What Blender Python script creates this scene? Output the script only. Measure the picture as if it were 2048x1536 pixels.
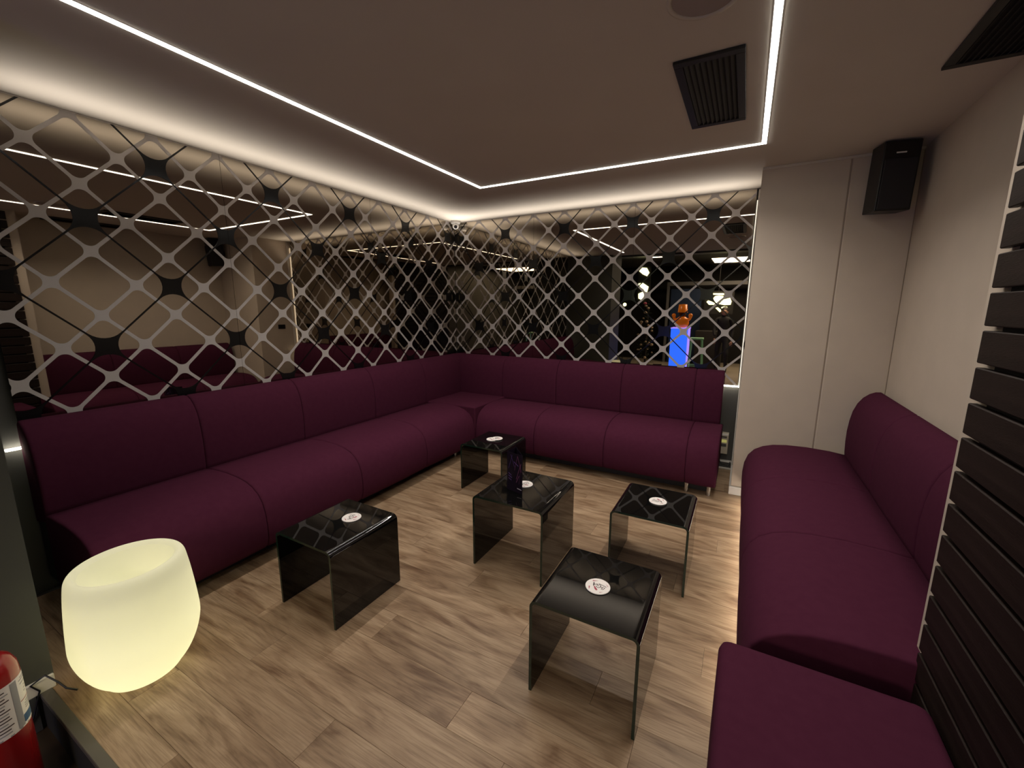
import bpy, bmesh, math, random
from mathutils import Vector, Matrix
random.seed(7)
sc = bpy.context.scene
for o in list(bpy.data.objects): bpy.data.objects.remove(o)
C = sc.collection
PI = math.pi

# ------------------------------------------------------------------ camera
F_PX, YAW, PITCH, ROLL = 840.457, -0.50167, -0.18014, 0.00285
CAM = Vector((3.2814, -4.4767, 1.5670))
fw = Vector((math.sin(YAW)*math.cos(PITCH), math.cos(YAW)*math.cos(PITCH), math.sin(PITCH)))
rt0 = Vector((math.cos(YAW), -math.sin(YAW), 0)); up0 = rt0.cross(fw)
rt = rt0*math.cos(ROLL) + up0*math.sin(ROLL); up = up0*math.cos(ROLL) - rt0*math.sin(ROLL)
cd = bpy.data.cameras.new('camera'); cam = bpy.data.objects.new('camera', cd); C.objects.link(cam)
cam.matrix_world = Matrix(((rt.x, up.x, -fw.x, CAM.x), (rt.y, up.y, -fw.y, CAM.y), (rt.z, up.z, -fw.z, CAM.z), (0, 0, 0, 1)))
cd.sensor_fit = 'HORIZONTAL'; cd.sensor_width = 36; cd.lens = F_PX*36/2048; cd.clip_start = .02
sc.camera = cam

# ------------------------------------------------------------------ world, lights, exposure
w = bpy.data.worlds.new('World'); sc.world = w; w.use_nodes = True
w.node_tree.nodes['Background'].inputs[0].default_value = (1, .85, .7, 1)
w.node_tree.nodes['Background'].inputs[1].default_value = .012
sc.view_settings.view_transform = 'Standard'; sc.view_settings.look = 'None'
sc.view_settings.exposure = 0.44; sc.view_settings.gamma = 1.0; sc.view_settings.use_curve_mapping = False
WARM = (1, .90, .80)
STRIP_E = 9.0       # ceiling light line
EDGE_E = 14.0        # light strip under the mirrors
SOFA_E = 14.0        # strip under the right sofa
def area(name, loc, direction, sx, sy, power, col=WARM, along='X', spread=180):
    l = bpy.data.lights.new(name, 'AREA'); l.shape = 'RECTANGLE'; l.size = sx; l.size_y = sy; l.energy = power; l.color = col; l.spread = math.radians(spread)
    o = bpy.data.objects.new(name, l); C.objects.link(o)
    z = -Vector(direction).normalized(); x = Vector((1, 0, 0)) if along == 'X' else Vector((0, 1, 0))
    x = (x - z*x.dot(z)).normalized(); y = z.cross(x)
    o.matrix_world = Matrix(((x.x, y.x, z.x, loc[0]), (x.y, y.y, z.y, loc[1]), (x.z, y.z, z.z, loc[2]), (0, 0, 0, 1)))
    return o
for lx in (1.145, 3.287): area('ceiling_strip_lamp', (lx, -2.49, 2.594), (0, 0, -1), 2.60, .018, 10.5, (1, .92, .83), 'Y', 128)
area('ceiling_strip_lamp', (2.216, -1.167, 2.594), (0, 0, -1), 2.10, .018, 8.5, (1, .92, .83), 'X', 128)
UP = math.radians(61)
area('added_ceiling_wash', (.03, -1.93, 2.21), (math.cos(UP), 0, math.sin(UP)), 3.8, .012, 4.0, along='Y', spread=76)  # added lamp floating off the left mirror, no fitting; washes the ceiling
area('added_ceiling_wash', (1.66, -.03, 2.21), (0, -math.cos(UP), math.sin(UP)), 3.2, .012, 3.8, spread=76)  # same added lamp, without fitting, along the back mirror
def point(name, loc, power, col, r=.03):
    l = bpy.data.lights.new(name, 'POINT'); l.energy = power; l.color = col; l.shadow_soft_size = r
    o = bpy.data.objects.new(name, l); C.objects.link(o); o.location = loc; return o
point('tub_bulb', (1.108, -3.852, .14), 1.15, (1, .93, .62), .05)
area('bar_downlight', (3.2, -8.2, 2.8), (0, 0, -1), 1.6, 1.2, 110, (1, .85, .65))
area('bar_downlight', (1.2, -6.6, 2.8), (0, 0, -1), .3, .3, 7, (1, .85, .7))

# ------------------------------------------------------------------ materials
def mat(name, base=(.5, .5, .5), rough=.5, metal=0, spec=.5, emit=None, es=0, coat=0):
    m = bpy.data.materials.new(name); m.use_nodes = True
    b = m.node_tree.nodes['Principled BSDF']
    b.inputs['Base Color'].default_value = (*base, 1); b.inputs['Roughness'].default_value = rough
    b.inputs['Metallic'].default_value = metal; b.inputs['Specular IOR Level'].default_value = spec
    if coat: b.inputs['Coat Weight'].default_value = coat; b.inputs['Coat Roughness'].default_value = .03
    if emit: b.inputs['Emission Color'].default_value = (*emit, 1); b.inputs['Emission Strength'].default_value = es
    return m
def nodes(m): return m.node_tree.nodes, m.node_tree.links, m.node_tree.nodes['Principled BSDF']
def noisy(m, c1, c2, scale=8, bump=0, bscale=200, detail=4, stretch=None, coords='Object'):
    N, L, b = nodes(m)
    tc = N.new('ShaderNodeTexCoord'); src = tc.outputs[coords]
    if stretch:
        mp = N.new('ShaderNodeMapping'); mp.inputs['Scale'].default_value = stretch; L.new(src, mp.inputs[0]); src = mp.outputs[0]
    n = N.new('ShaderNodeTexNoise'); n.inputs['Scale'].default_value = scale; n.inputs['Detail'].default_value = detail
    L.new(src, n.inputs['Vector'])
    r = N.new('ShaderNodeValToRGB'); r.color_ramp.elements[0].position = .3; r.color_ramp.elements[1].position = .7
    r.color_ramp.elements[0].color = (*c1, 1); r.color_ramp.elements[1].color = (*c2, 1)
    L.new(n.outputs['Fac'], r.inputs[0]); L.new(r.outputs[0], b.inputs['Base Color'])
    if bump:
        n2 = N.new('ShaderNodeTexNoise'); n2.inputs['Scale'].default_value = bscale; n2.inputs['Detail'].default_value = 3
        L.new(src, n2.inputs['Vector']); bp = N.new('ShaderNodeBump'); bp.inputs['Strength'].default_value = bump
        bp.inputs['Distance'].default_value = .002
        L.new(n2.outputs['Fac'], bp.inputs['Height']); L.new(bp.outputs[0], b.inputs['Normal'])
    return m
M = {}
M['paint'] = noisy(mat('ceiling paint', rough=.8, spec=.2), (.60, .555, .485), (.62, .575, .505), 3)
M['wall'] = noisy(mat('beige wall fabric', rough=.85, spec=.15), (.54, .465, .385), (.57, .49, .405), 6, .15, 300)
M['grey'] = mat('dark grey panel', (.055, .056, .055), .5)
M['greywall'] = mat('grey green wall paint', (.048, .050, .042), .6)
M['skirt'] = mat('white skirting', (.62, .59, .55), .4)
M['alu'] = mat('brushed aluminium', (.45, .44, .42), .35, 1)
M['edge'] = mat('worn step edging', (.09, .08, .066), .5, .2)
M['mirror'] = mat('bronze tinted mirror', (.40, .355, .295), .012, 1)
M['white_print'] = mat('frosted lattice', (.47, .445, .435), .4, 0, .35)
M['dark_print'] = mat('dark lattice', (.006, .006, .0065), .2, 0, .3)
M['fabric'] = noisy(mat('burgundy fabric', rough=.9, spec=.06), (.058, .0118, .0285), (.065, .014, .032), 30, .25, 900)
M['plinth'] = mat('black plinth', (.012, .01, .012), .7)
M['chrome'] = mat('chrome', (.6, .6, .6), .15, 1)
M['bglass'] = mat('black glass', (.004, .004, .004), .02, 0, .6)
M['gedge'] = mat('green glass edge', (.006, .02, .013), .08, 0, .7)
M['black'] = mat('black plastic', (.004, .004, .0055), .4)
M['vent'] = mat('black vent metal', (.006, .0055, .006), .5)
M['white'] = mat('white plastic', (.75, .74, .72), .35)
M['led'] = mat('led diffuser', (.8, .8, .8), .5, emit=(1, .95, .86), es=STRIP_E)
M['ledge'] = mat('led edge strip', (.8, .8, .8), .5, emit=(1, .90, .70), es=EDGE_E)
M['ledsofa'] = mat('led under sofa', (.8, .8, .8), .5, emit=(1, .88, .72), es=SOFA_E)
M['ledside'] = mat('led side strip', (.8, .8, .8), .5, emit=(1, .85, .65), es=.9)
M['red'] = mat('red paint', (.30, .008, .010), .25, coat=.5)
M['coaster'] = mat('coaster board', (.85, .81, .79), .5)
M['ink'] = mat('dark ink', (.05, .03, .03), .6)
M['redink'] = mat('wine ink', (.36, .05, .08), .6)
M['slat'] = noisy(mat('dark stained wood', rough=.5, spec=.2), (.010, .0058, .0048), (.021, .013, .011), 3, .35, 60, 6, (.6, .6, 14))
M['backing'] = mat('black backing', (.006, .005, .005), .8)
M['tile'] = noisy(mat('beige floor tile', rough=.25), (.42, .36, .28), (.48, .42, .33), 2)
M['shadefloor'] = noisy(mat('shaded lower floor', rough=.4), (.03, .02, .014), (.045, .03, .02), 3)  # shade beside the platform put into the floor colour
M['darkceil'] = mat('dark bar ceiling', (.05, .048, .045), .7)
M['navy'] = mat('navy paint', (.012, .03, .075), .5)
M['duct'] = mat('grey duct', (.14, .14, .14), .5)
M['blue'] = mat('blue lit acrylic', (.05, .1, .8), .4, emit=(.02, .12, 1), es=2.6)
M['violet'] = mat('violet lit acrylic', (.3, .2, .8), .4, emit=(.30, .22, 1), es=2.2)
M['orange'] = mat('orange gloss with added glow', (.80, .20, .012), .25, emit=(1, .25, .02), es=.22)  # faint emission brightens the figurine, which is no lamp
M['green'] = mat('pale green paint with added glow', (.32, .62, .36), .5, emit=(.2, .5, .25), es=.12)  # slight emission lifts the stool colour; the stool gives no light
M['neon'] = mat('lit sign', (.8, .8, .6), .4, emit=(.95, 1, .55), es=5)
M['leaf'] = mat('dark foliage', (.012, .022, .012), .7)
M['ornament'] = mat('gold ornament', (.5, .38, .25), .4)
M['pink'] = mat('pink ornament', (.7, .12, .22), .4)
M['cloth'] = mat('black cloth', (.010, .010, .012), .85)
M['trouser'] = mat('dark trousers', (.02, .016, .014), .85)
M['skin'] = mat('skin', (.42, .24, .17), .5)
M['hair'] = mat('dark hair', (.012, .008, .006), .6)
M['screen'] = mat('small display', (.35, .33, .12), .4, emit=(.7, .65, .2), es=.25)
M['boxmetal'] = mat('beige metal box', (.50, .46, .38), .35, .3)
M['card'] = mat('glossy dark card', (.012, .008, .016), .2)
# wood floor: grain runs along X, every plank shifts the pattern by its random
def wood():
    m = mat('oak vinyl plank', rough=.42, spec=.35); N, L, b = nodes(m)
    tc = N.new('ShaderNodeTexCoord'); oi = N.new('ShaderNodeObjectInfo')
    g = N.new('ShaderNodeNewGeometry')
    mul = N.new('ShaderNodeVectorMath'); mul.operation = 'SCALE'; mul.inputs[3].default_value = 37.0
    cmb = N.new('ShaderNodeCombineXYZ'); L.new(oi.outputs['Random'], cmb.inputs[0]); L.new(oi.outputs['Random'], cmb.inputs[1]); L.new(oi.outputs['Random'], cmb.inputs[2])
    L.new(cmb.outputs[0], mul.inputs[0])
    add = N.new('ShaderNodeVectorMath'); add.operation = 'ADD'; L.new(g.outputs['Position'], add.inputs[0]); L.new(mul.outputs[0], add.inputs[1])
    def ns(scale, sx, sy, det, dist=0):
        mp = N.new('ShaderNodeMapping'); mp.inputs['Scale'].default_value = (sx, sy, 1); L.new(add.outputs[0], mp.inputs[0])
        n = N.new('ShaderNodeTexNoise'); n.inputs['Scale'].default_value = scale; n.inputs['Detail'].default_value = det
        n.inputs['Distortion'].default_value = dist; L.new(mp.outputs[0], n.inputs['Vector']); return n
    a = ns(1.0, 1.5, 7.5, 8, 2.4); f = ns(1.0, 7, 170, 4, .6); k = ns(1.0, 1.6, 4.5, 3, .5)
    r = N.new('ShaderNodeValToRGB'); e = r.color_ramp.elements
    e[0].position = .28; e[0].color = (.17, .097, .052, 1); e[1].position = .74; e[1].color = (.44, .318, .205, 1)
    x = e.new(.50); x.color = (.335, .230, .142, 1)
    L.new(a.outputs['Fac'], r.inputs[0])
    m1 = N.new('ShaderNodeMix'); m1.data_type = 'RGBA'; m1.blend_type = 'MULTIPLY'; m1.inputs[0].default_value = .55
    fr = N.new('ShaderNodeValToRGB'); fr.color_ramp.elements[0].position = .32; fr.color_ramp.elements[0].color = (.45, .40, .36, 1)
    fr.color_ramp.elements[1].position = .56; fr.color_ramp.elements[1].color = (1, 1, 1, 1)
    L.new(f.outputs['Fac'], fr.inputs[0]); L.new(r.outputs[0], m1.inputs[6]); L.new(fr.outputs[0], m1.inputs[7])
    m2 = N.new('ShaderNodeMix'); m2.data_type = 'RGBA'; m2.blend_type = 'MULTIPLY'; m2.inputs[0].default_value = 1
    mr = N.new('ShaderNodeMapRange'); mr.inputs[3].default_value = .88; mr.inputs[4].default_value = 1.08
    L.new(oi.outputs['Random'], mr.inputs[0]); L.new(m1.outputs[2], m2.inputs[6]); L.new(mr.outputs[0], m2.inputs[7])
    m3 = N.new('ShaderNodeMix'); m3.data_type = 'RGBA'; m3.blend_type = 'MULTIPLY'; m3.inputs[0].default_value = .6
    kr = N.new('ShaderNodeValToRGB'); kr.color_ramp.elements[0].position = .33; kr.color_ramp.elements[0].color = (.42, .34, .28, 1)
    kr.color_ramp.elements[1].position = .5; kr.color_ramp.elements[1].color = (1, 1, 1, 1)
    L.new(k.outputs['Fac'], kr.inputs[0]); L.new(m2.outputs[2], m3.inputs[6]); L.new(kr.outputs[0], m3.inputs[7])
    L.new(m3.outputs[2], b.inputs['Base Color'])
    bp = N.new('ShaderNodeBump'); bp.inputs['Strength'].default_value = .25; bp.inputs['Distance'].default_value = .001
    L.new(f.outputs['Fac'], bp.inputs['Height']); L.new(bp.outputs[0], b.inputs['Normal'])
    return m
M['wood'] = wood()
# glowing tub shell: translucent plastic around a real bulb, with a faint glow of its own
def shell():
    m = bpy.data.materials.new('milky plastic'); m.use_nodes = True; N = m.node_tree.nodes; L = m.node_tree.links
    N.clear(); out = N.new('ShaderNodeOutputMaterial'); t = N.new('ShaderNodeBsdfTranslucent'); d = N.new('ShaderNodeBsdfDiffuse')
    t.inputs[0].default_value = (.86, .84, .64, 1); d.inputs[0].default_value = (.78, .77, .66, 1)
    mx = N.new('ShaderNodeMixShader'); mx.inputs[0].default_value = .45; L.new(d.outputs[0], mx.inputs[1]); L.new(t.outputs[0], mx.inputs[2])
    e = N.new('ShaderNodeEmission'); e.inputs[0].default_value = (1, .98, .74, 1); e.inputs[1].default_value = .13
    ad = N.new('ShaderNodeAddShader'); L.new(mx.outputs[0], ad.inputs[0]); L.new(e.outputs[0], ad.inputs[1]); L.new(ad.outputs[0], out.inputs[0])
    return m
M['shell'] = shell()

# ------------------------------------------------------------------ helpers
def wl(o):
    v = Vector((0, 0, 0))
    while o: v += o.location; o = o.parent
    return v
def obj(name, bm, m, parent=None, smooth=False, mats=None):
    """bm is in world coordinates; links ONE mesh object (child of parent if given)"""
    off = wl(parent) if parent else Vector((0, 0, 0))
    if isinstance(bm, tuple):
        me = bpy.data.meshes.new(name); me.from_pydata([Vector(v)-off for v in bm[0]], [], bm[1]); me.update()
    else:
        if parent: bmesh.ops.translate(bm, vec=-off, verts=bm.verts)
        me = bpy.data.meshes.new(name); bm.to_mesh(me); bm.free()
    for x in (mats or [m]): me.materials.append(x)
    if smooth:
        for p in me.polygons: p.use_smooth = True
    o = bpy.data.objects.new(name, me); C.objects.link(o)
    if parent: o.parent = parent
    return o
def tag(o, label=None, cat=None, group=None, kind=None):
    if label: o['label'] = label
    if cat: o['category'] = cat
    if group: o['group'] = group
    if kind: o['kind'] = kind
    return o
def thing(name, loc, label, cat, group=None):
    o = bpy.data.objects.new(name, None); C.objects.link(o); o.location = loc; o.empty_display_size = .1
    return tag(o, label, cat, group)
def box(bm, a, b, bev=0, seg=2):
    x0, y0, z0 = a; x1, y1, z1 = b
    vs = [bm.verts.new(v) for v in ((x0, y0, z0), (x1, y0, z0), (x1, y1, z0), (x0, y1, z0), (x0, y0, z1), (x1, y0, z1), (x1, y1, z1), (x0, y1, z1))]
    fs = [bm.faces.new([vs[i] for i in f]) for f in ((3, 2, 1, 0), (4, 5, 6, 7), (0, 1, 5, 4), (1, 2, 6, 5), (2, 3, 7, 6), (3, 0, 4, 7))]
    if bev: bmesh.ops.bevel(bm, geom=list({e for f in fs for e in f.edges}), offset=bev, segments=seg, profile=.5, affect='EDGES')
    return bm
def B(a, b, bev=0, seg=2): return box(bmesh.new(), a, b, bev, seg)
def lathe(prof, c, n=48, bm=None, cap=True):
    bm = bm or bmesh.new(); rings = []
    for r, z in prof:
        rings.append([bm.verts.new((c[0]+r*math.cos(2*PI*i/n), c[1]+r*math.sin(2*PI*i/n), c[2]+z)) for i in range(n)])
    for a, b in zip(rings, rings[1:]):
        for i in range(n): bm.faces.new((a[i], a[(i+1) % n], b[(i+1) % n], b[i]))
    if cap:
        if prof[0][0] > 1e-6: bm.faces.new(rings[0][::-1])
        if prof[-1][0] > 1e-6: bm.faces.new(rings[-1])
    return bm
def tube(pts, r, n=8, bm=None):
    bm = bm or bmesh.new(); pts = [Vector(p) for p in pts]; rings = []
    for i, p in enumerate(pts):
        d = (pts[min(i+1, len(pts)-1)]-pts[max(i-1, 0)]).normalized()
        u = d.cross(Vector((0, 0, 1)));  u = u if u.length > .05 else d.cross(Vector((0, 1, 0))); u.normalize(); v = d.cross(u)
        rings.append([bm.verts.new(p+u*r*math.cos(2*PI*k/n)+v*r*math.sin(2*PI*k/n)) for k in range(n)])
    for a, b in zip(rings, rings[1:]):
        for k in range(n): bm.faces.new((a[k], a[(k+1) % n], b[(k+1) % n], b[k]))
    bm.faces.new(rings[0][::-1]); bm.faces.new(rings[-1]); return bm
def ball(c, r, bm=None, s=(1, 1, 1), seg=16):
    bm = bm or bmesh.new(); res = bmesh.ops.create_uvsphere(bm, u_segments=seg, v_segments=seg//2, radius=r)
    for v in res['verts']: v.co = Vector((v.co.x*s[0]+c[0], v.co.y*s[1]+c[1], v.co.z*s[2]+c[2]))
    return bm
def struct(name, bm, m, **k): return tag(obj(name, bm, m, **k), kind='structure')

# ------------------------------------------------------------------ room shell
H = 2.60; XR = 4.206; XC = 3.298; YC = -.612; YE = -4.085; LOW = -.16
floor = struct('floor', B((-.02, YE, -.10), (XR+.3, .02, -.006)), M['backing'])
struct('floor_lower', B((-1.0, -5.6, LOW-.1), (6.5, YE-.03, LOW)), M['shadefloor'])
struct('floor_bar', B((-2.5, -10.5, LOW-.1), (6.5, -5.6, LOW)), M['tile'])
PW = .178; PL = 1.22; cache = {}; row = 0; y = -3.25-PW*5 + PW*0
y0 = -3.25 - PW*5
for r_ in range(24):
    ya = y0 + r_*PW; yb = ya + PW
    ya = max(ya, YE); yb = min(yb, -.004)
    if yb - ya < .01: continue
    off = [0.43, .02, .81, .24, 1.02, .62][r_ % 6]
    if r_ == 4: off = 2.425 % PL
    x = off - PL
    while x < XR:
        xa = max(x, .02); xb = min(x+PL, XR+.02)
        if xb - xa > .03:
            key = (round(xb-xa, 3), round(yb-ya, 3))
            if key not in cache:
                lx, ly = xb-xa, yb-ya; g = .0004
                me = bpy.data.meshes.new('plank')
                bm = B((g, g, -.006), (lx-g, ly-g, 0), .0006, 1); bm.to_mesh(me); bm.free(); me.materials.append(M['wood']); cache[key] = me
            o = bpy.data.objects.new('plank', cache[key]); C.objects.link(o); o.parent = floor; o.location = (xa, ya, 0)
        x += PL
struct('trim_1', B((.60, YE-.035, -.02), (XR, YE, .004), .002, 1), M['edge'])
struct('trim_2', B((-.02, YE-.034, LOW), (XR, YE-.012, -.02)), M['backing'])
struct('ceiling', B((-.12, -4.25, H), (XR+.12, .12, H+.10)), M['paint'])
struct('ceiling_bar', B((-2.5, -10.5, 2.92), (6.5, -4.25, 3.0)), M['darkceil'])
struct('trim_3', B((-2.5, -4.27, H+.0), (6.5, -4.25, 2.92)), M['duct'])
struct('wall_left', B((-.16, -4.25, -.1), (-.035, .12, H)), M['grey'])
struct('wall_back', B((-.035, .035, -.1), (XC, .16, H)), M['grey'])
struct('wall_right', B((XR, -4.9, LOW), (XR+.12, .12, H+.35)), M['wall'])
struct('wall_bar_side', B((XR+.3, -10.5, LOW), (XR+.42, -4.9, 2.95)), M['grey'])
# pier in the far right corner, clad with two padded fabric panels
pier = struct('wall_pier', B((XC, YC+.012, 0), (XR, .12, H)), M['wall'])
obj('panel', B((XC-.002, YC, .075), (3.829, YC+.014, H-.001), .006), M['wall'], pier)
obj('panel', B((3.835, YC, .075), (XR-.001, YC+.014, H-.001), .006), M['wall'], pier)
t = thing('switch_plate', (XC-.004, -.25, 1.25), 'small black switch plate on the side of the beige pier, seen in the mirror', 'switch')
obj('plate', B((XC-.006, -.31, 1.215), (XC-.0005, -.19, 1.285), .002, 1), M['black'], t)
obj('rocker', B((XC-.010, -.275, 1.228), (XC-.006, -.225, 1.272), .002, 1), M['vent'], t)
struct('baseboard_pier', B((XC-.014, YC-.014, 0), (XR, .0, .07), .003, 1), M['skirt'])
struct('trim_4', B((XC-.012, -.055, .075), (XC-.0005, -.030, H-.02), .002, 1), M['skirt'])
struct('baseboard_back', B((.02, -.012, 0), (XC-.014, .036, .018), .002, 1), M['skirt'])
struct('trim_5', B((.02, -.004, .018), (XC-.014, .036, .072)), M['grey'])
struct('trim_6', B((.02, -.016, .072), (XC-.014, .036, .082), .002, 1), M['skirt'])
struct('trim_7', B((XC+.0, YC-.010, H-.018), (XR, YC+.002, H-.0005), .002, 1), M['paint'])
# grey wall end at the left, its skirting
wf = struct('wall_front', B((-1.5, -4.75, LOW), (.87, -4.07, H+.3)), M['greywall'])
struct('baseboard_front', B((.87, -4.75, .0), (.884, -4.072, .060), .003, 1), M['skirt'])
struct('baseboard_front', B((.87, -4.75, LOW), (.882, -4.13, .0), .002, 1), M['grey'])
# bar walls seen only in the mirrors
struct('wall_bar', B((-2.5, -10.62, LOW), (6.5, -10.5, 3.0)), M['backing'])
struct('wall_side', B((-2.62, -10.5, LOW), (-2.5, -4.2, 3.0)), M['grey'])

# ------------------------------------------------------------------ slatted partition
XS = 3.830; YS = -2.908
part = struct('wall_partition', B((XS+.022, -4.9, 0), (XS+.13, YS+.075, H)), M['wall'])
obj('backing_board', B((XS+.018, -4.9, 0), (XS+.0225, YS-.05, H-.001)), M['backing'], part)
z = 1.323 - .0969*14
k = 0
smesh = None
while z < H:
    za, zb = max(z+.006, .004), min(z+.0969-.006, H-.002)
    if zb-za > .02:
        if smesh is None or abs((zb-za)-.0849) > 1e-4:
            me = bpy.data.meshes.new('slat'); bm = B((0, 0, 0), (.020, 1.985, zb-za), .0025, 1); bm.to_mesh(me); bm.free(); me.materials.append(M['slat'])
            if abs((zb-za)-.0849) < 1e-4: smesh = me
        else: me = smesh
        o = bpy.data.objects.new('slat', me); C.objects.link(o); o.parent = part; o.location = (XS, YS-.000-1.985, za)
    z += .0969

# ------------------------------------------------------------------ mirrors with printed lattices
G, GZ = .18394, .17930
OY, OZ, OX = .14405, 1.51451, -.00444
Z0, Z1 = .842, 2.592
def lattice(axis, s0, s1, double, t, rad, off):
    """lattice on the wall plane; s is the distance from the corner, returns bmesh clipped to s0..s1, Z0..Z1"""
    bm = bmesh.new(); g = G*(2 if double else 1); gz = GZ*(2 if double else 1)
    o = OY if axis == 'L' else OX
    def pt(s, z, d):
        return (off+d, -s, z) if axis == 'L' else (s, -off-d, z)
    # hole outline: diamond inset by t/2, corners rounded with rad
    nrm = math.hypot(g, gz); ins = (t/2)*nrm/gz; insz = (t/2)*nrm/g
    A = [(g-ins, 0), (0, gz-insz), (-(g-ins), 0), (0, -(gz-insz))]
    hole = []
    for i in range(4):
        p = Vector(A[i]); a = (Vector(A[i-1])-p).normalized(); b = (Vector(A[(i+1) % 4])-p).normalized()
        half = math.acos(max(-1, min(1, a.dot(b))))/2; d = rad/math.tan(half); bis = (a+b).normalized(); c = p+bis*(rad/math.sin(half))
        pa, pb = p+a*d, p+b*d; va, vb = pa-c, pb-c
        n = 8
        a0 = math.atan2(va.y, va.x); a1 = math.atan2(vb.y, vb.x)
        while a1 < a0: a1 += 2*PI
        for j in range(n+1):
            aa = a0+(a1-a0)*j/n; hole.append((c.x+rad*math.cos(aa), c.y+rad*math.sin(aa)))
            if j == n//2: pass
        q0 = Vector(hole[-1])
        nx = Vector(A[(i+1) % 4]); 
    outer = []
    for x, z_ in hole:
        s = 1/(abs(x)/g+abs(z_)/gz); outer.append((x*s, z_*s))
    K = range(-4, 30)
    for k in K:
        for m in range(-6, 9):
            if double:
                if k % 2 or not m % 2: continue      # dark nodes: k even, m odd
                node = ((k % 4 == 0) and (m % 4 == 1)) or ((k % 4 == 2) and (m % 4 == 3))
                if node: continue
            elif (k+m) % 2 == 0: continue
            cs, cz = o+G*k, OZ+GZ*m
            if cs < s0-g or cs > s1+g or cz < Z0-gz or cz > Z1+gz: continue
            hv = [bm.verts.new(pt(cs+x, cz+z_, 0)) for x, z_ in hole]; ov = [bm.verts.new(pt(cs+x, cz+z_, 0)) for x, z_ in outer]
            n = len(hv)
            for i in range(n):
                j = (i+1) % n
                try: bm.faces.new((hv[i], hv[j], ov[j], ov[i]))
                except ValueError: pass
    ax = Vector((0, -1, 0)) if axis == 'L' else Vector((1, 0, 0))
    for co, no in ((ax*s0, -ax), (ax*s1, ax), (Vector((0, 0, Z0)), Vector((0, 0, -1))), (Vector((0, 0, Z1)), Vector((0, 0, 1)))):
        bmesh.ops.bisect_plane(bm, geom=bm.verts[:]+bm.edges[:]+bm.faces[:], plane_co=co, plane_no=no, clear_outer=True)
    bmesh.ops.remove_doubles(bm, verts=bm.verts, dist=1e-5)
    r = bmesh.ops.extrude_face_region(bm, geom=bm.faces[:])
    d = Vector((.0009, 0, 0)) if axis == 'L' else Vector((0, -.0009, 0))
    bmesh.ops.translate(bm, vec=d, verts=[v for v in r['geom'] if isinstance(v, bmesh.types.BMVert)])
    return bm
panels = [('L', .004, 1.360, 'bronze mirror panel on the left wall next to the corner'),
          ('L', 1.362, 2.705, 'bronze mirror panel in the middle of the left wall'),
          ('L', 2.707, 3.858, 'bronze mirror panel at the near left end of the left wall'),
          ('B', .004, 1.098, 'bronze mirror panel on the back wall next to the corner'),
          ('B', 1.100, 2.223, 'bronze mirror panel in the middle of the back wall'),
          ('B', 2.225, 3.272, 'bronze mirror panel on the back wall beside the beige pier')]
for ax, s0, s1, lab in panels:
    if ax == 'L':
        t = thing('mirror_panel', (0, -(s0+s1)/2, Z0), lab, 'mirror', 'lattice printed mirror panels')
        obj('glass', B((-.006, -s1, Z0), (0, -s0, Z1)), M['mirror'], t)
        obj('edge_profile', B((-.008, -s1, Z1), (.002, -s0, Z1+.006)), M['skirt'], t)
        obj('standoff', B((-.035, -s1+.05, 1.1), (-.0062, -s0-.05, 2.3)), M['backing'], t)
    else:
        t = thing('mirror_panel', ((s0+s1)/2, 0, Z0), lab, 'mirror', 'lattice printed mirror panels')
        obj('glass', B((s0, 0, Z0), (s1, .006, Z1)), M['mirror'], t)
        obj('edge_profile', B((s0, -.002, Z1), (s1, .008, Z1+.006)), M['skirt'], t)
        obj('standoff', B((s0+.05, .0062, 1.1), (s1-.05, .035, 2.3)), M['backing'], t)
    obj('white_lattice', lattice(ax, s0, s1, False, .019, .041, .0004), M['white_print'], t)
    obj('dark_lattice', lattice(ax, s0, s1, True, .009, .105, .0015), M['dark_print'], t)
# light strips edging the mirrors
tag(obj('light_strip', B((.02, -.003, .826), (3.285, .010, .838)), M['ledge']), 'thin glowing strip under the back wall mirrors', 'light strip')
tag(obj('light_strip', B((-.010, -3.92, .826), (.003, -.02, .838)), M['ledge']), 'thin glowing strip under the left wall mirrors', 'light strip')
tag(obj('light_strip', B((3.280, -.006, .84), (3.292, .006, 2.50)), M['ledside']), 'upright glowing strip between back mirror and beige pier', 'light strip')

# ------------------------------------------------------------------ ceiling light line
LX0, LX1, LY, LYE = 1.145, 3.287, -1.167, -3.80
t = thing('ceiling_light_line', (2.2, -2.3, H), 'long bent white light line recessed in the ceiling', 'light')
hw = .013
def U3(wd, za, zb):
    bm = bmesh.new()
    box(bm, (LX0-wd, LYE, za), (LX0+wd, LY+wd, zb)); box(bm, (LX1-wd, LYE, za), (LX1+wd, LY+wd, zb)); box(bm, (LX0+wd, LY-wd, za), (LX1-wd, LY+wd, zb))
    return bm
for a, b in (((LX0-hw, LYE, H-.0045), (LX0+hw, LY+hw, H-.001)), ((LX1-hw, LYE, H-.0045), (LX1+hw, LY+hw, H-.001)), ((LX0+hw, LY-hw, H-.0045), (LX1-hw, LY+hw, H-.001))):
    obj('diffuser', B(a, b), M['led'], t)
prof = bmesh.new()
for s in (-1, 1):
    box(prof, (LX0+s*hw-(.004 if s < 0 else 0), LYE, H-.0018), (LX0+s*hw+(.004 if s > 0 else 0), LY-s*hw*1.0 if s > 0 else LY+hw, H-.0003))
    box(prof, (LX1+s*hw-(.004 if s < 0 else 0), LYE, H-.0018), (LX1+s*hw+(.004 if s > 0 else 0), LY-hw if s < 0 else LY+hw, H-.0003))
box(prof, (LX0-hw, LY+hw, H-.0018), (LX1+hw, LY+hw+.004, H-.0003)); box(prof, (LX0+hw+.004, LY-hw-.004, H-.0018), (LX1-hw-.004, LY-hw, H-.0003))
obj('profile', prof, M['alu'], t)

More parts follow.
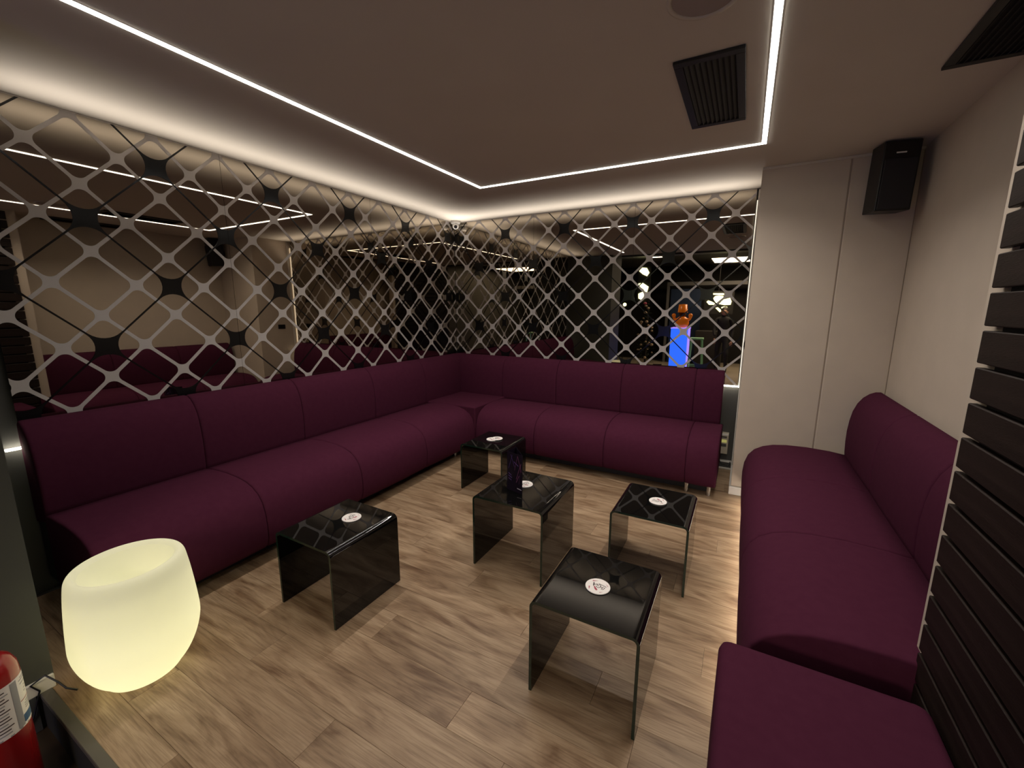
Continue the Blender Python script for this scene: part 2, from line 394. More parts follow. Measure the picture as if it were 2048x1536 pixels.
# ------------------------------------------------------------------ ceiling vents, speaker ring
def vent(x0, x1, y0, y1, lab, n):
    t = thing('ceiling_vent', ((x0+x1)/2, (y0+y1)/2, H), lab, 'vent', 'black ceiling vents'); f = .036
    bm = bmesh.new()
    for a, b in (((x0, y0), (x1, y0+f)), ((x0, y1-f), (x1, y1)), ((x0, y0+f), (x0+f, y1-f)), ((x1-f, y0+f), (x1, y1-f))):
        box(bm, (*a, H-.014), (*b, H-.0005), .002, 1)
    obj('frame', bm, M['vent'], t); obj('backing', B((x0+f, y0+f, H-.003), (x1-f, y1-f, H-.0006)), M['backing'], t)
    for i in range(n):
        xx = x0+f+(x1-x0-2*f)*(i+.5)/n
        vs = [(xx-.008, yy, H-.013) for yy in (y0+f, y1-f)]+[(xx+.006, yy, H-.003) for yy in (y1-f, y0+f)]
        vs += [(a+.0015, b, c) for a, b, c in vs]
        obj('louvre', (vs, [(0, 1, 2, 3), (7, 6, 5, 4), (0, 4, 5, 1), (1, 5, 6, 2), (2, 6, 7, 3), (3, 7, 4, 0)]), M['vent'], t)
vent(2.912, 3.187, -2.384, -1.637, 'black louvred vent in the ceiling inside the light line', 9)
vent(3.932, 4.196, -2.56, -1.783, 'black louvred vent in the ceiling beside the right wall', 9)
t = thing('ceiling_speaker', (3.065, -2.75, H), 'round flat speaker grille flush in the ceiling beyond the vent', 'speaker')
obj('rim', lathe([(.118, -.0005), (.120, -.008), (.108, -.010), (.104, -.005), (.104, -.0005)], (3.065, -2.75, H), 48, cap=False), M['paint'], t, True)
obj('grille', lathe([(.0, -.004), (.05, -.0045), (.104, -.004)], (3.065, -2.75, H), 48, cap=False), mat('grille', (.33, .28, .27), .7), t)

# dome camera in the corner
t = thing('security_camera', (.075, -.075, H), 'white dome security camera in the corner above the mirrors', 'camera')
cx, cy = .075, -.075
obj('base', lathe([(.056, -.0005), (.058, -.018), (.050, -.034), (.042, -.036)], (cx, cy, H), 32), M['white'], t, True)
obj('eyeball', ball((cx+.004, cy-.006, H-.055), .040), M['white'], t, True)
d = Vector((.45, -.62, -.35)).normalized(); c0 = Vector((cx+.004, cy-.006, H-.055))
obj('lens', tube([c0+d*.030, c0+d*.043], .020, 20), M['black'], t)
obj('lens_ring', tube([c0+d*.030, c0+d*.0405], .026, 20), M['white'], t)

# ------------------------------------------------------------------ sofas
SEAT = [(.16, .12), (.16, .49), (.28, .507), (.42, .514), (.55, .510), (.64, .498), (.71, .475), (.765, .440), (.803, .390), (.825, .320), (.832, .240), (.828, .165), (.815, .118), (.795, .098), (.77, .092), (.4, .092)]
BACK = [(.009, .42), (.009, .93), (.014, .965), (.034, .984), (.062, .982), (.095, .966), (.128, .935), (.155, .890), (.175, .830), (.186, .760), (.192, .680), (.192, .600), (.188, .52), (.18, .45)]
def cushion(name, prof, s0, s1, frame, parent, m0=0, m1=0, r=.016, seam=.011):
    """extrude a closed (u,z) profile along s; frame maps (u,s,z) to world; m0/m1 mitre the ends"""
    n = len(prof); P = [Vector(p) for p in prof]; nr = []
    cen = sum(P, Vector((0, 0)))/n
    for i in range(n):
        d = P[(i+1) % n]-P[i-1]; q = Vector((d.y, -d.x)).normalized()
        if q.dot(P[i]-cen) < 0: q = -q
        nr.append(q)
    L = s1-s0; st = []
    for k in (0, .12, .3, .55, 1.0, 1.8): st.append(min(k*r, L/2))
    mid = [L*f for f in (.2, .35, .5, .65, .8)]
    S = st+[x for x in mid if st[-1] < x < L-st[-1]]+[L-x for x in reversed(st)]
    bm = bmesh.new(); rings = []
    for x in S:
        e = min(x, L-x); q = max(0, 1-e/r); ins = seam*(1-math.sqrt(max(0, 1-q*q)))
        puff = .004*math.sin(PI*x/L)
        ring = []
        for p, nn in zip(P, nr):
            u, z_ = p-nn*ins+nn*puff*(1 if p.x > .17 or prof is BACK and p.x > .1 else 0)
            s = s0+x
            if m0 and x < L/2: s = s0+x+u*m0*(1-2*x/L)
            if m1 and x >= L/2: s = s0+x-u*m1*(2*x/L-1)
            ring.append(bm.verts.new(frame(u, s, z_)))
        rings.append(ring)
    for a, b in zip(rings, rings[1:]):
        for i in range(n): bm.faces.new((a[i], a[(i+1) % n], b[(i+1) % n], b[i]))
    bm.faces.new(rings[0][::-1]); bm.faces.new(rings[-1])
    bmesh.ops.recalc_face_normals(bm, faces=bm.faces)
    o = obj(name, bm, M['fabric'], parent, True)
    return o
FL = lambda u, s, z: (u, -s, z)            # left wall run
FB = lambda u, s, z: (s, -u, z)            # back wall run
FR = lambda u, s, z: (XR-.004-u, -s, z)    # right wall run
def leg(x, y, parent): obj('leg', lathe([(.018, 0), (.018, .098)], (x, y, .001), 16), M['chrome'], parent, False)
sofa = thing('corner_sofa', (.5, -.5, 0), 'long burgundy corner sofa running along the two mirrored walls', 'sofa')
LS = [.832, 1.615, 2.370, 3.110, 3.868]
BS = [.832, 1.525, 2.238, 2.945, 3.186]
BB = [.79, 1.487, 2.212, 2.913, 3.157]
LB = [.85, 1.605, 2.375, 3.11, 3.868]
for a, b in zip(LS, LS[1:]): cushion('seat_cushion', SEAT, a, b, FL, sofa)
for a, b in zip(BS, BS[1:]): cushion('seat_cushion', SEAT, a, b, FB, sofa)
for a, b in zip(LB, LB[1:]): cushion('back_cushion', BACK, a, b, FL, sofa)
for a, b in zip(BB, BB[1:]): cushion('back_cushion', BACK, a, b, FB, sofa)
cushion('back_cushion', BACK, .0, LB[0], FL, sofa, m0=1, r=.02, seam=.0)
cushion('back_cushion', BACK, .0, BB[0], FB, sofa, m0=1, r=.02, seam=.0)
bm = B((.16, -.830, .092), (.830, -.16, .512), .012, 3); o = obj('corner_seat_cushion', bm, M['fabric'], sofa, False)
pl = bmesh.new(); box(pl, (.05, -3.84, .0), (.66, -.05, .092)); box(pl, (.66, -.66, .0), (3.15, -.05, .092)); obj('plinth', pl, M['plinth'], sofa)
bk = bmesh.new(); box(bk, (.016, -3.86, .092), (.17, -.016, .46)); box(bk, (.17, -.17, .092), (3.15, -.016, .46)); obj('frame', bk, M['plinth'], sofa)
for s in (1.0, 2.37, 3.80): leg(.60+.08, -s, sofa)
for s in (2.96, 3.135): leg(s, -.74, sofa)
s2 = thing('wall_sofa', (3.8, -1.8, 0), 'three seat burgundy sofa against the right beige wall', 'sofa')
RS = [.655, 1.405, 2.170, 2.925]
for a, b in zip(RS, RS[1:]): cushion('seat_cushion', SEAT, a, b, FR, s2)
for a, b in zip(RS, RS[1:]): cushion('back_cushion', BACK, a, b, FR, s2)
obj('plinth', B((XR-.66, -2.89, 0), (XR-.05, -.69, .092)), M['plinth'], s2)
obj('frame', B((XR-.17, -2.91, .092), (XR-.012, -.68, .46)), M['plinth'], s2)
for s in (.75, 1.8, 2.84): leg(XR-.735, -s, s2)
obj('light_strip', B((XR-.79, -2.88, .078), (XR-.775, -.70, .091)), M['ledsofa'], s2)
# bench module against the slatted partition
b3 = thing('bench', (3.56, -3.4, 0), 'backless burgundy bench in the near right foreground by the dark slats', 'bench')
bm = B((3.300, -3.80, .10), (3.822, -3.065, .50), .035, 5); obj('seat_cushion', bm, M['fabric'], b3, True)
obj('plinth', B((3.37, -3.74, 0), (3.76, -3.12, .10)), M['plinth'], b3)
for x_, y_ in ((3.35, -3.11), (3.35, -3.75), (3.77, -3.11), (3.77, -3.75)): leg(x_, y_, b3)

# ------------------------------------------------------------------ bent glass tables
def table(x0, y0, wd, dp, h, lab, rot=0):
    t = thing('side_table', (x0+wd/2, y0+dp/2, 0), lab, 'table', 'bent black glass side tables')
    th, r = .012, .030; out = [(0, 0), (0, h-r-.001)]
    for k in range(9): a = PI-PI/2*k/8; out.append((r+r*math.cos(a), h-r+r*math.sin(a)))
    out += [(r+.001, h), (wd-r-.001, h)]
    for k in range(9): a = PI/2-PI/2*k/8; out.append((wd-r+r*math.cos(a), h-r+r*math.sin(a)))
    out += [(wd, h-r-.001), (wd, 0)]; ri = r-th; inn = [(th, 0), (th, h-r-.001)]
    for k in range(9): a = PI-PI/2*k/8; inn.append((r+ri*math.cos(a), h-r+ri*math.sin(a)))
    inn += [(r+.001, h-th), (wd-r-.001, h-th)]
    for k in range(9): a = PI/2-PI/2*k/8; inn.append((wd-r+ri*math.cos(a), h-r+ri*math.sin(a)))
    inn += [(wd-th, h-r-.001), (wd-th, 0)]; n = len(out)
    def sheet(i0, i1, name):
        bm = bmesh.new(); V = {}
        for i in range(i0, i1+1):
            for j, P in enumerate((out, inn)):
                for k_, yy in enumerate((y0, y0+dp)): V[i, j, k_] = bm.verts.new((x0+P[i][0], yy, .001+P[i][1]))
        for i in range(i0, i1):
            bm.faces.new((V[i, 0, 0], V[i+1, 0, 0], V[i+1, 0, 1], V[i, 0, 1])); bm.faces.new((V[i, 1, 1], V[i+1, 1, 1], V[i+1, 1, 0], V[i, 1, 0]))
            for k_ in (0, 1):
                f = bm.faces.new([bm.verts.new(v.co) for v in (V[i, 0, k_], V[i+1, 0, k_], V[i+1, 1, k_], V[i, 1, k_])]); f.material_index = 1
        for i in (i0, i1): 
            f = bm.faces.new([bm.verts.new(v.co) for v in (V[i, 0, 0], V[i, 0, 1], V[i, 1, 1], V[i, 1, 0])]); f.material_index = 1
        bmesh.ops.recalc_face_normals(bm, faces=bm.faces)
        o = obj(name, bm, None, t, False, mats=[M['bglass'], M['gedge']])
        for p in o.data.polygons: p.use_smooth = p.material_index == 0
        return o
    sheet(0, 1, 'side_panel'); sheet(1, n-2, 'top'); sheet(n-2, n-1, 'side_panel')
    if rot:
        t.rotation_euler.z = math.radians(rot)
    return t
table(1.228, -3.300, .425, .445, .415, 'black glass side table nearest the glowing tub on the left')
table(1.934, -2.512, .466, .488, .455, 'taller black glass side table with the dark card holder')
table(2.692, -2.215, .428, .445, .415, 'black glass side table between the tall table and right sofa')
table(1.222, -1.645, .415, .430, .412, 'black glass side table farthest back beside the sofa corner')
table(2.626, -3.132, .434, .440, .420, 'black glass side table nearest the foreground bench')

# coasters, print traced as strokes in local coordinates
ST = [[(-.024, .0104), (-.0202, -.0103), (-.0168, -.0155)], [(-.024, .0104), (-.0198, .0026), (-.017, -.0072)], [(-.0188, -.0096), (-.0132, -.0008), (-.0039, .0015)],
      [(-.0076, .0051), (-.0035, -.0025), (.0023, -.0077)], [(-.0076, -.0104), (-.0021, -.0172), (.0043, -.0191), (.0095, -.0148), (.013, -.0074), (.0115, .0002), (.0061, .0042), (-.0007, .0019)],
      [(-.0009, .0103), (.0178, .0065), (.0359, .0011)], [(.0122, -.005), (.0215, -.0165), (.0239, -.0027)], [(.0191, -.0219), (.0257, -.0223), (.0303, -.0157), (.032, -.0052)]]
DROP = [(-.0161, -.0151), (-.0133, -.0136), (-.0045, -.0226), (.0055, -.0322), (.006, -.0374), (.0022, -.0408), (-.0049, -.0366), (-.0115, -.0265)]
TK = [[(-.033, .0207), (-.0065, .031), (-.0311, .0151)], [(-.037, -.0267), (-.0317, -.0237), (-.0281, -.044), (-.0302, -.0451)], [(.027, .0229), (.0426, .0104), (.0415, .007)], [(.0179, -.0469), (.0334, -.0369), (.0204, -.0495)]]
def coaster(x, y, z, rot, lab):
    t = thing('coaster', (x, y, z), lab, 'coaster', 'round white printed coasters')
    cz = z+.001; obj('disc', lathe([(.049, 0), (.051, .0008), (.051, .0032), (.050, .004)], (x, y, cz), 48), M['coaster'], t)
    zz = cz+.0044; ca, sa = math.cos(rot), math.sin(rot)
    def tr(p): 
        px, py = p[0]*.92, (p[1]+.008)*.92; return (x+px*ca-py*sa, y+px*sa+py*ca)
    vs, fs = [], []
    for s in ST:
        for a, b in zip(s, s[1:]):
            a2, b2 = Vector(tr(a)), Vector(tr(b)); d = (b2-a2).normalized(); n = Vector((-d.y, d.x))*.0014; e = d*.0009; i = len(vs)
            vs += [(*q, zz) for q in (a2-e-n, b2+e-n, b2+e+n, a2-e+n)]; fs.append((i, i+1, i+2, i+3))
    obj('lettering', (vs, fs), M['ink'], t)
    for P in [DROP]+TK:
        q = [tr(p) for p in P]; obj('printed_mark', ([(a, b, zz) for a, b in q], [tuple(range(len(q)))]), M['redink'], t)
coaster(2.841, -2.925, .421, 0, 'white coaster on the table nearest the foreground bench')
coaster(1.465, -3.010, .416, 2.2, 'white coaster on the left table by the glowing tub')
coaster(2.142, -2.225, .456, 1.2, 'white coaster partly behind the dark card holder')
coaster(2.916, -1.975, .416, 3.3, 'white coaster on the table before the back sofa end')
coaster(1.405, -1.418, .413, .6, 'lower white coaster of the overlapping two on the farthest table')
coaster(1.438, -1.392, .4175, 1.9, 'upper white coaster overlapping another on the farthest table')
# three sided card on the taller table
t = thing('card_holder', (2.03, -2.13, .456), 'dark purple printed three sided card standing on the taller table', 'sign')
A, B_, D = Vector((2.075, -2.335)), Vector((2.195, -2.365)), Vector((2.085, -2.24)); zb, zt = .4565, .702
KZ = lambda z: zb+(z-.4565)*(.2455/.1835)
for nm, p, q in (('front_card', A, B_), ('side_card', B_, D), ('back_card', D, A)):
    d = (q-p).normalized(); n = Vector((d.y, -d.x))*.0012
    vs = [(*(v+o_), z_) for z_ in (zb, zt) for v, o_ in ((p, Vector((0, 0))), (q, Vector((0, 0))), (q, n), (p, n))]
    obj(nm, (vs, [(3, 2, 1, 0), (4, 5, 6, 7), (0, 1, 5, 4), (1, 2, 6, 5), (2, 3, 7, 6), (3, 0, 4, 7)]), M['card'], t)
def onface(name, a, b, za, zb_, m, p=A, q=B_, w2=.0022):
    d = (q-p).normalized(); n = Vector((d.y, -d.x))*.0016; L = (q-p).length
    P = [(a, za), (b, zb_)]; v0, v1 = p+d*L*a+n, p+d*L*b+n
    h = w2; obj(name, ([(*v0, KZ(za)-h), (*v1, KZ(zb_)-h), (*v1, KZ(zb_)+h), (*v0, KZ(za)+h)], [(0, 1, 2, 3)]), m, t)
PU = mat('violet print', (.10, .05, .22), .3); PK = mat('mauve print', (.28, .08, .20), .3); WH = mat('pale print', (.5, .45, .5), .3)
for a, b, za, zb_, m in ((.1, .35, .56, .628, PU), (.25, .5, .63, .575, PU), (.5, .7, .56, .632, PK), (.62, .92, .52, .60, PK), (.7, .95, .63, .56, PK), (.45, .75, .60, .585, PU), (.3, .32, .50, .56, PU),
                      (.62, .8, .505, .54, PK), (.80, .93, .50, .60, PK), (.1, .3, .54, .532, PU), (.1, .34, .528, .520, PU), (.1, .3, .515, .508, PU), (.68, .96, .478, .476, WH)):
    onface('printed_line', a, b, za, zb_, m)

# ------------------------------------------------------------------ glowing tub planter
t = thing('tub_lamp', (1.108, -3.852, 0), 'glowing cream plastic tub on the floor at the near left', 'lamp')
pr = [(.0, .002), (.09, .003), (.125, .010), (.140, .028), (.165, .060), (.188, .105), (.205, .155), (.214, .205), (.213, .26), (.208, .34), (.201, .42), (.193, .485), (.188, .506), (.180, .518), (.170, .522), (.160, .518), (.152, .506)]
def fine(P, n=4):
    o_ = []
    for i in range(len(P)-1):
        p0, p1, p2, p3 = (Vector(P[max(i-1, 0)]), Vector(P[i]), Vector(P[i+1]), Vector(P[min(i+2, len(P)-1)]))
        for k_ in range(n):
            u = k_/n; o_.append(tuple(.5*((2*p1)+(p2-p0)*u+(2*p0-5*p1+4*p2-p3)*u*u+(3*p1-p0-3*p2+p3)*u**3)))
    return o_+[tuple(P[-1])]
obj('body', lathe(fine(pr), (1.108, -3.852, 0), 72, cap=False), M['shell'], t, True)
obj('bowl', lathe([(.152, .506), (.1505, .46), (.149, .40), (.146, .365), (.134, .355), (.0, .353)], (1.108, -3.852, 0), 64, cap=False), M['shell'], t, True)
cord = [(1.0, -4.04, .01), (.965, -4.062, .02), (.93, -4.075, .045), (.905, -4.10, .085), (.888, -4.14, .060), (.889, -4.12, .02), (.889, -4.15, -.08), (.889, -4.2, -.14)]
obj('cord', tube(cord, .0035), M['black'], t, True)

# fire extinguisher on the lower floor
ex, ey = 1.170, -4.272
t = thing('fire_extinguisher', (ex, ey, LOW), 'red fire extinguisher with a printed label at the lower left corner', 'extinguisher')
obj('cylinder', lathe([(.070, .0), (.080, .010), (.080, .50), (.077, .53), (.066, .558), (.045, .578), (.026, .586)], (ex, ey, LOW), 48), M['red'], t, True)
obj('label_sheet', lathe([(.0805, .305), (.0805, .49)], (ex, ey, LOW), 64, cap=False), M['coaster'], t, True)
obj('valve', lathe([(.022, .585), (.022, .62), (.016, .64), (.016, .66)], (ex, ey, LOW), 24), M['chrome'], t)
obj('handle', tube([(ex, ey, LOW+.64), (ex+.02, ey-.05, LOW+.665), (ex+.04, ey-.11, LOW+.68)], .009), M['black'], t, True)
obj('hose', tube([(ex, ey-.02, LOW+.61), (ex-.03, ey-.10, LOW+.58), (ex-.03, ey-.105, LOW+.4), (ex-.02, ey-.095, LOW+.2)], .010), M['black'], t, True)
def lab(name, a0, a1, z0, z1, m):
    n = 8; vs, fs = [], []
    for i in range(n+1):
        a = math.radians(a0+(a1-a0)*i/n)
        for z_ in (z0, z1): vs.append((ex+.0811*math.cos(a), ey+.0811*math.sin(a), LOW+z_))
    for i in range(n): fs.append((2*i, 2*i+2, 2*i+3, 2*i+1))
    obj(name, (vs, fs), m, t)
LG = mat('grey print', (.32, .32, .34), .6); LB2 = mat('blue print', (.02, .09, .22), .6); LR = mat('red print', (.35, .1, .08), .6)
lab('label_stripe', 45, 110, .316, .345, LB2); lab('label_stripe', 30, 44, .31, .485, LG); lab('label_stripe', 45, 112, .395, .398, LR); lab('label_stripe', -40, 110, .306, .310, LG)
random.seed(3)
for r_ in range(14):
    z_ = .320+.0115*r_; lab('label_text', -35+random.random()*4, 24-random.random()*12, z_, z_+.004, M['ink'] if r_ % 3 else LG)
for z_, a0, a1 in ((.36, 55, 85), (.368, 55, 90), (.376, 55, 88), (.384, 58, 80), (.42, 60, 68), (.43, 62, 70), (.44, 64, 71), (.455, 52, 100), (.468, 50, 92), (.476, 56, 104)): lab('label_text', a0, a1, z_, z_+.0035, LG)

# ------------------------------------------------------------------ wall speaker on the pier
t = thing('wall_speaker', (4.02, -.76, 2.2), 'black box loudspeaker high in the corner above the right sofa', 'speaker')
def rotbox(a, b, piv, ang, tilt=0, bev=.006):
    bm = B(a, b, bev); bmesh.ops.rotate(bm, cent=piv, matrix=Matrix.Rotation(math.radians(ang), 3, 'Z') @ Matrix.Rotation(math.radians(tilt), 3, 'X'), verts=bm.verts); return bm
pv = (4.03, -.78, 2.38)
obj('cabinet', rotbox((3.935, -.84, 2.185), (4.125, -.665, 2.592), pv, 10, 4), M['black'], t)
obj('grille', rotbox((3.945, -.850, 2.195), (4.115, -.838, 2.49), pv, 10, 4, .004), mat('speaker mesh', (.014, .013, .016), .7), t)
obj('badge', rotbox((4.000, -.843, 2.520), (4.052, -.839, 2.528), pv, 10, 4, .001), M['white'], t)
obj('bracket', B((4.02, -.70, 2.36), (4.06, YC+.001, 2.42), .003), M['vent'], t)

# control box low on the back wall
t = thing('control_box', (3.205, -.02, .16), 'slim beige control box with a display low beside the sofa end', 'control box')
obj('case', B((3.166, -.030, .160), (3.242, -.0045+.0395, .366), .004), M['boxmetal'], t)
obj('display', B((3.180, -.0315, .275), (3.228, -.029, .305)), M['screen'], t)
obj('button_row', B((3.183, -.0325, .325), (3.226, -.029, .338)), M['grey'], t)
obj('button_row', B((3.183, -.0325, .235), (3.226, -.029, .262)), M['grey'], t)
obj('top_cap', B((3.170, -.033, .348), (3.238, -.029, .362)), M['white'], t)
tag(obj('cable', tube([(3.20, -.02, .158), (3.195, -.03, .13), (3.17, -.04, .11), (3.20, -.05, .06), (3.26, -.04, .05), (3.275, -.03, .09)], .005), M['black'], None, True), 'black cable hanging under the beige control box', 'cable')

# ------------------------------------------------------------------ the bar area behind, seen in the back mirror
t = thing('display_pedestal', (1.84, -7.0, LOW), 'glowing blue pedestal reflected in the back mirror', 'pedestal')
obj('front_panel', B((1.635, -6.985, LOW+.002), (2.04, -6.97, 1.05), .004), M['blue'], t)
obj('side_panel', B((2.04, -7.40, LOW+.002), (2.055, -6.972, 1.05), .004), M['violet'], t)
obj('body', B((1.64, -7.40, LOW+.001), (2.039, -6.986, 1.048)), M['grey'], t)
obj('top', B((1.625, -7.41, 1.05), (2.065, -6.965, 1.072), .004), M['violet'], t)
t = thing('orange_figurine', (1.86, -7.18, 1.072), 'orange glossy figurine wearing an upturned pot on the blue pedestal', 'figurine')
c = (1.86, -7.18)
obj('body', lathe([(.10, .001), (.15, .04), (.17, .12), (.15, .22), (.08, .27), (.06, .28)], (*c, 1.072), 32), M['orange'], t, True)
obj('head', ball((*c, 1.42), .085, s=(1, 1, 1.15)), mat('dark head', (.10, .05, .02), .4), t, True)
obj('pot', lathe([(.125, .0), (.115, .02), (.10, .20), (.0, .205)], (*c, 1.455), 32), M['orange'], t, True)
for s in (-1, 1):
    obj('arm', tube([(c[0]+s*.11, c[1]+.02, 1.24), (c[0]+s*.18, c[1]+.05, 1.29), (c[0]+s*.20, c[1]+.06, 1.35)], .035, 12), M['orange'], t, True)
    obj('hand', ball((c[0]+s*.20, c[1]+.06, 1.38), .05), M['orange'], t, True)
t = thing('bar_stool', (2.27, -6.9, LOW), 'pale green square stool beside the blue pedestal', 'stool')
obj('seat', B((2.12, -7.05, .80), (2.42, -6.75, .84), .006), M['green'], t)
for sx in (-1, 1):
    for sy in (-1, 1):
        x_, y_ = 2.27+sx*.12, -6.9+sy*.12; X_, Y_ = 2.27+sx*.17, -6.9+sy*.17
        bm = bmesh.new(); tube([(X_, Y_, LOW+.002), (x_, y_, .80)], .020, 4, bm); obj('leg', bm, M['green'], t)
obj('foot_rail', tube([(2.12, -6.75, .15), (2.42, -6.75, .15), (2.42, -7.05, .15), (2.12, -7.05, .15), (2.12, -6.75, .15)], .010, 6), M['green'], t)
def plate(name, pts, y, m, parent, th=.02):
    n = len(pts); vs = [(a, -y, b) for a, b in pts]+[(a, -y-th, b) for a, b in pts]
    return obj(name, (vs, [tuple(range(n)), tuple(range(2*n-1, n-1, -1))]+[(i, (i+1) % n, n+(i+1) % n, n+i) for i in range(n)]), m, parent)
t = thing('lit_sign', (2.6, -9, 1.45), 'winged white lit sign glowing in the back mirror at right', 'sign')
for P in ([(2.415, 1.981), (2.69, 1.978), (2.694, 1.928), (2.419, 1.941)], [(2.427, 1.841), (2.468, 1.901), (2.558, 1.92), (2.678, 1.899), (2.713, 1.809), (2.645, 1.75), (2.533, 1.671), (2.463, 1.731)],
          [(2.257, 1.742), (2.301, 1.782), (2.387, 1.751), (2.475, 1.701), (2.46, 1.661), (2.329, 1.661)], [(2.587, 1.681), (2.696, 1.8), (2.766, 1.829), (2.854, 1.848), (2.898, 1.749), (2.879, 1.66), (2.726, 1.651)],
          [(2.504, 1.57), (2.558, 1.59), (2.636, 1.531), (2.658, 1.481), (2.624, 1.45), (2.574, 1.5)], [(2.641, 1.581), (2.711, 1.611), (2.803, 1.601), (2.819, 1.521), (2.721, 1.501)]):
    plate('letter_shape', P, 9, M['neon'], t)
obj('mounting_board', B((2.2, -9.10, 1.40), (2.95, -9.03, 2.05)), M['backing'], t); obj('hanger', tube([(2.55, -9.06, 2.05), (2.55, -9.06, 2.92)], .008), M['vent'], t)
t = thing('hanging_sign', (.65, -8, 1.75), 'tall white lit sign above the decorated tree in the back mirror', 'sign')
for P in ([(.528, 2.589), (.609, 2.682), (.738, 2.666), (.81, 2.536), (.751, 2.442), (.63, 2.5)], [(.526, 2.245), (.644, 2.263), (.811, 2.152), (.777, 2.002), (.748, 1.96), (.675, 2.09), (.541, 2.158)],
          [(.541, 1.962), (.679, 2.025), (.741, 1.895), (.672, 1.776), (.549, 1.831)]):
    plate('letter_shape', P, 8, M['neon'], t)
obj('mounting_board', B((.50, -8.10, 1.72), (.84, -8.03, 2.72)), M['backing'], t); obj('hanger', tube([(.67, -8.06, 2.72), (.67, -8.06, 2.92)], .008), M['vent'], t)
# decorated tree
t = thing('decorated_tree', (.85, -7.9, LOW), 'dark decorated tree with pale flowers under the tall sign', 'tree')
random.seed(5); bm = bmesh.new()
for i in range(420):
    z_ = random.uniform(0.02, 1.75); r = (.36*(1-z_/2.1))*math.sqrt(random.random()); a = random.random()*2*PI
    c = Vector((.85+r*math.cos(a), -7.9+r*math.sin(a), LOW+.1+z_)); d = Vector((math.cos(a), math.sin(a), random.uniform(-.4, .4))).normalized()*random.uniform(.05, .10); s = d.cross(Vector((0, 0, 1))).normalized()*.02
    v = [bm.verts.new(q) for q in (c-d*.3, c+s, c+d, c-s)]; bm.faces.new(v)
tag(obj('foliage', bm, M['leaf'], t), kind='stuff')
obj('trunk', tube([(.85, -7.9, LOW+.001), (.85, -7.9, 1.6)], .03), M['trouser'], t)
for i in range(34):
    z_ = random.uniform(.25, 1.75); r = .36*(1-z_/2.1)+.02; a = random.uniform(.1, 2.9)
    obj('flower', ball((.85+r*math.cos(a), -7.9+r*math.sin(a), LOW+.1+z_), random.uniform(.02, .05), s=(1, .8, .8), seg=8), M['pink'] if i == 3 or z_ > 1.7 else M['ornament'], t, True)
t = thing('globe_lamp', (.17, -8, 1.6), 'small white globe lamp in the back mirror left of the tree', 'lamp')
obj('globe', ball((.17, -8, 1.66), .05), M['neon'], t, True); obj('stem', tube([(.17, -8, LOW+.001), (.17, -8, 1.62)], .012), M['vent'], t)
# navy door and grey beams beyond
struct('door_1', B((1.15, -9.9, LOW), (2.05, -9.84, 2.15), .005), M['navy'])
struct('trim_8', B((1.03, -9.92, LOW), (1.10, -9.80, 2.25)), M['duct']); struct('trim_9', B((1.03, -9.92, 2.25), (5.2, -9.78, 2.36)), M['duct'])
struct('trim_10', B((.2, -5.9, 2.72), (6.0, -5.6, 2.92)), M['duct'])
tag(obj('bar_counter', B((2.05, -9.3, LOW+.001), (2.75, -8.75, .92), .006), M['trouser']), 'dark bar counter behind the green stool', 'counter')

# person in the bar, seen only in the mirror
t = thing('person', (2.78, -8.3, LOW), 'person in black clothes walking in the bar, seen in the mirror', 'person')
px, py, pz = 2.78, -8.3, LOW
def skin(name, V, E, m, par, root=0, sub=2):
    me = bpy.data.meshes.new(name); off = wl(par)
    me.from_pydata([Vector(v[:3])+Vector((px, py, pz))-off for v in V], E, []); me.materials.append(m)
    o = bpy.data.objects.new(name, me); C.objects.link(o); o.parent = par
    md = o.modifiers.new('Skin', 'SKIN')
    sv = me.skin_vertices[0].data if me.skin_vertices else None
    if sv is None:
        bm = bmesh.new(); bm.from_mesh(me); bm.verts.layers.skin.verify(); bm.to_mesh(me); bm.free(); sv = me.skin_vertices[0].data
    for i, v in enumerate(V): sv[i].radius = (v[3], v[4] if len(v) > 4 else v[3]); sv[i].use_root = (i == root)
    md.use_smooth_shade = True
    s = o.modifiers.new('Sub', 'SUBSURF'); s.levels = sub; s.render_levels = sub
    return o
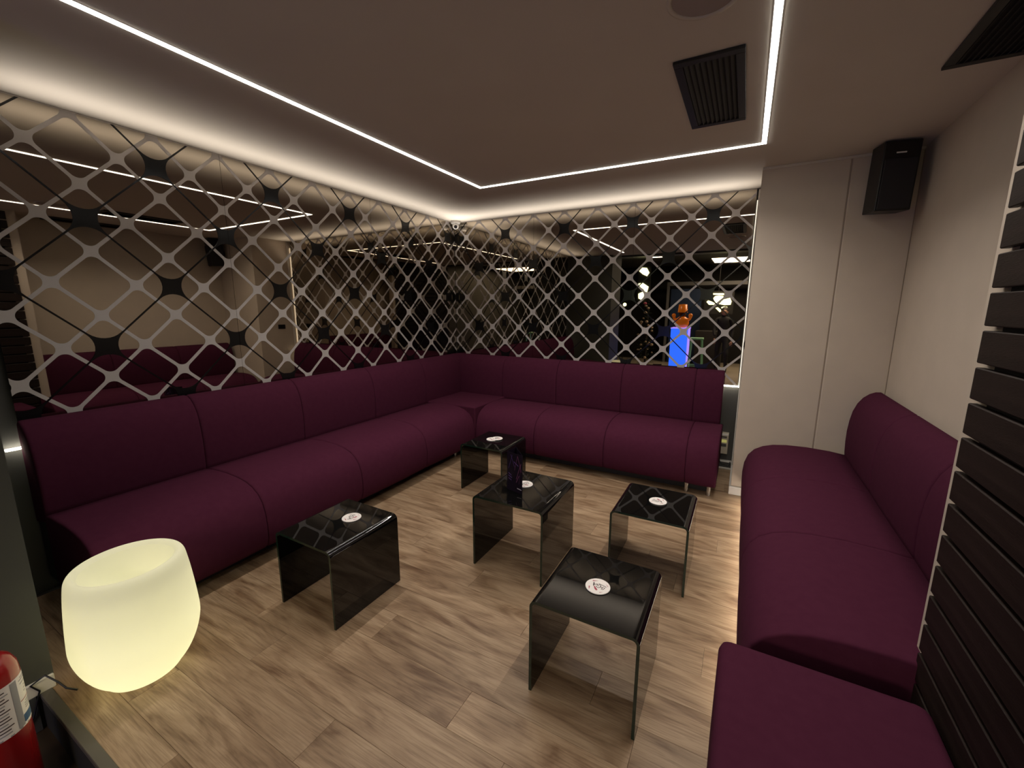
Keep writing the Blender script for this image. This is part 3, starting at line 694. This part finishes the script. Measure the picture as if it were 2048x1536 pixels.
V = [(0, 0, .95, .15, .11), (0, .01, 1.12, .13, .10), (0, .02, 1.32, .17, .11), (0, .02, 1.44, .12, .09), (0, .03, 1.50, .055), (0, .04, 1.62, .085, .10), (0, .04, 1.70, .07, .085),
     (.17, .02, 1.42, .06), (.23, -.03, 1.15, .048), (.22, .05, .92, .035), (-.17, .02, 1.42, .06), (-.22, .08, 1.16, .048), (-.18, .20, .98, .035),
     (.09, .02, .88, .085), (.12, .14, .50, .062), (.13, .05, .12, .042), (.13, .08, .05, .040), (.13, .19, .035, .035),
     (-.09, 0, .88, .085), (-.11, -.02, .50, .062), (-.12, -.22, .16, .042), (-.12, -.22, .08, .040), (-.12, -.12, .035, .035)]
E_ = [(0, 1), (1, 2), (2, 3), (3, 4), (4, 5), (5, 6), (3, 7), (7, 8), (8, 9), (3, 10), (10, 11), (11, 12), (0, 13), (13, 14), (14, 15), (15, 16), (16, 17), (0, 18), (18, 19), (19, 20), (20, 21), (21, 22)]
skin('body', V, E_, M['cloth'], t)
obj('head', ball((px, py+.045, pz+1.62), .082, s=(.95, 1.1, 1.3)), M['skin'], t, True)
obj('nose', ball((px, py+.140, pz+1.61), .014, s=(.8, 1.2, 1.3), seg=8), M['skin'], t, True)
for s in (-1, 1): obj('eye', ball((px+s*.030, py+.128, pz+1.635), .010, seg=8), M['hair'], t, True); obj('ear', ball((px+s*.082, py+.04, pz+1.62), .022, s=(.4, .8, 1.2), seg=8), M['skin'], t, True)
obj('hair', ball((px, py+.02, pz+1.66), .092, s=(1, 1.08, 1.12)), M['hair'], t, True)
for s, hx, hy, hz in ((1, .22, .06, .85), (-1, -.18, .23, .92)):
    HV = [(hx, hy, hz, .022, .014), (hx, hy+.01, hz-.04, .030, .013), (hx, hy+.015, hz-.08, .030, .012)]; HE = [(0, 1), (1, 2)]
    obj_h = skin('hand', HV, HE, M['skin'], t)
    for k_ in range(4):
        fx = hx+(k_-1.5)*.017; l = (.055, .065, .060, .045)[k_]
        skin('finger', [(fx, hy+.015, hz-.07, .008), (fx, hy+.022, hz-.085-l*.5, .0075), (fx, hy+.010, hz-.085-l, .0065)], [(0, 1), (1, 2)], M['skin'], obj_h, sub=1)
    skin('thumb', [(hx-s*.02, hy+.01, hz-.03, .010), (hx-s*.042, hy+.025, hz-.06, .009), (hx-s*.045, hy+.03, hz-.085, .0075)], [(0, 1), (1, 2)], M['skin'], obj_h, sub=1)
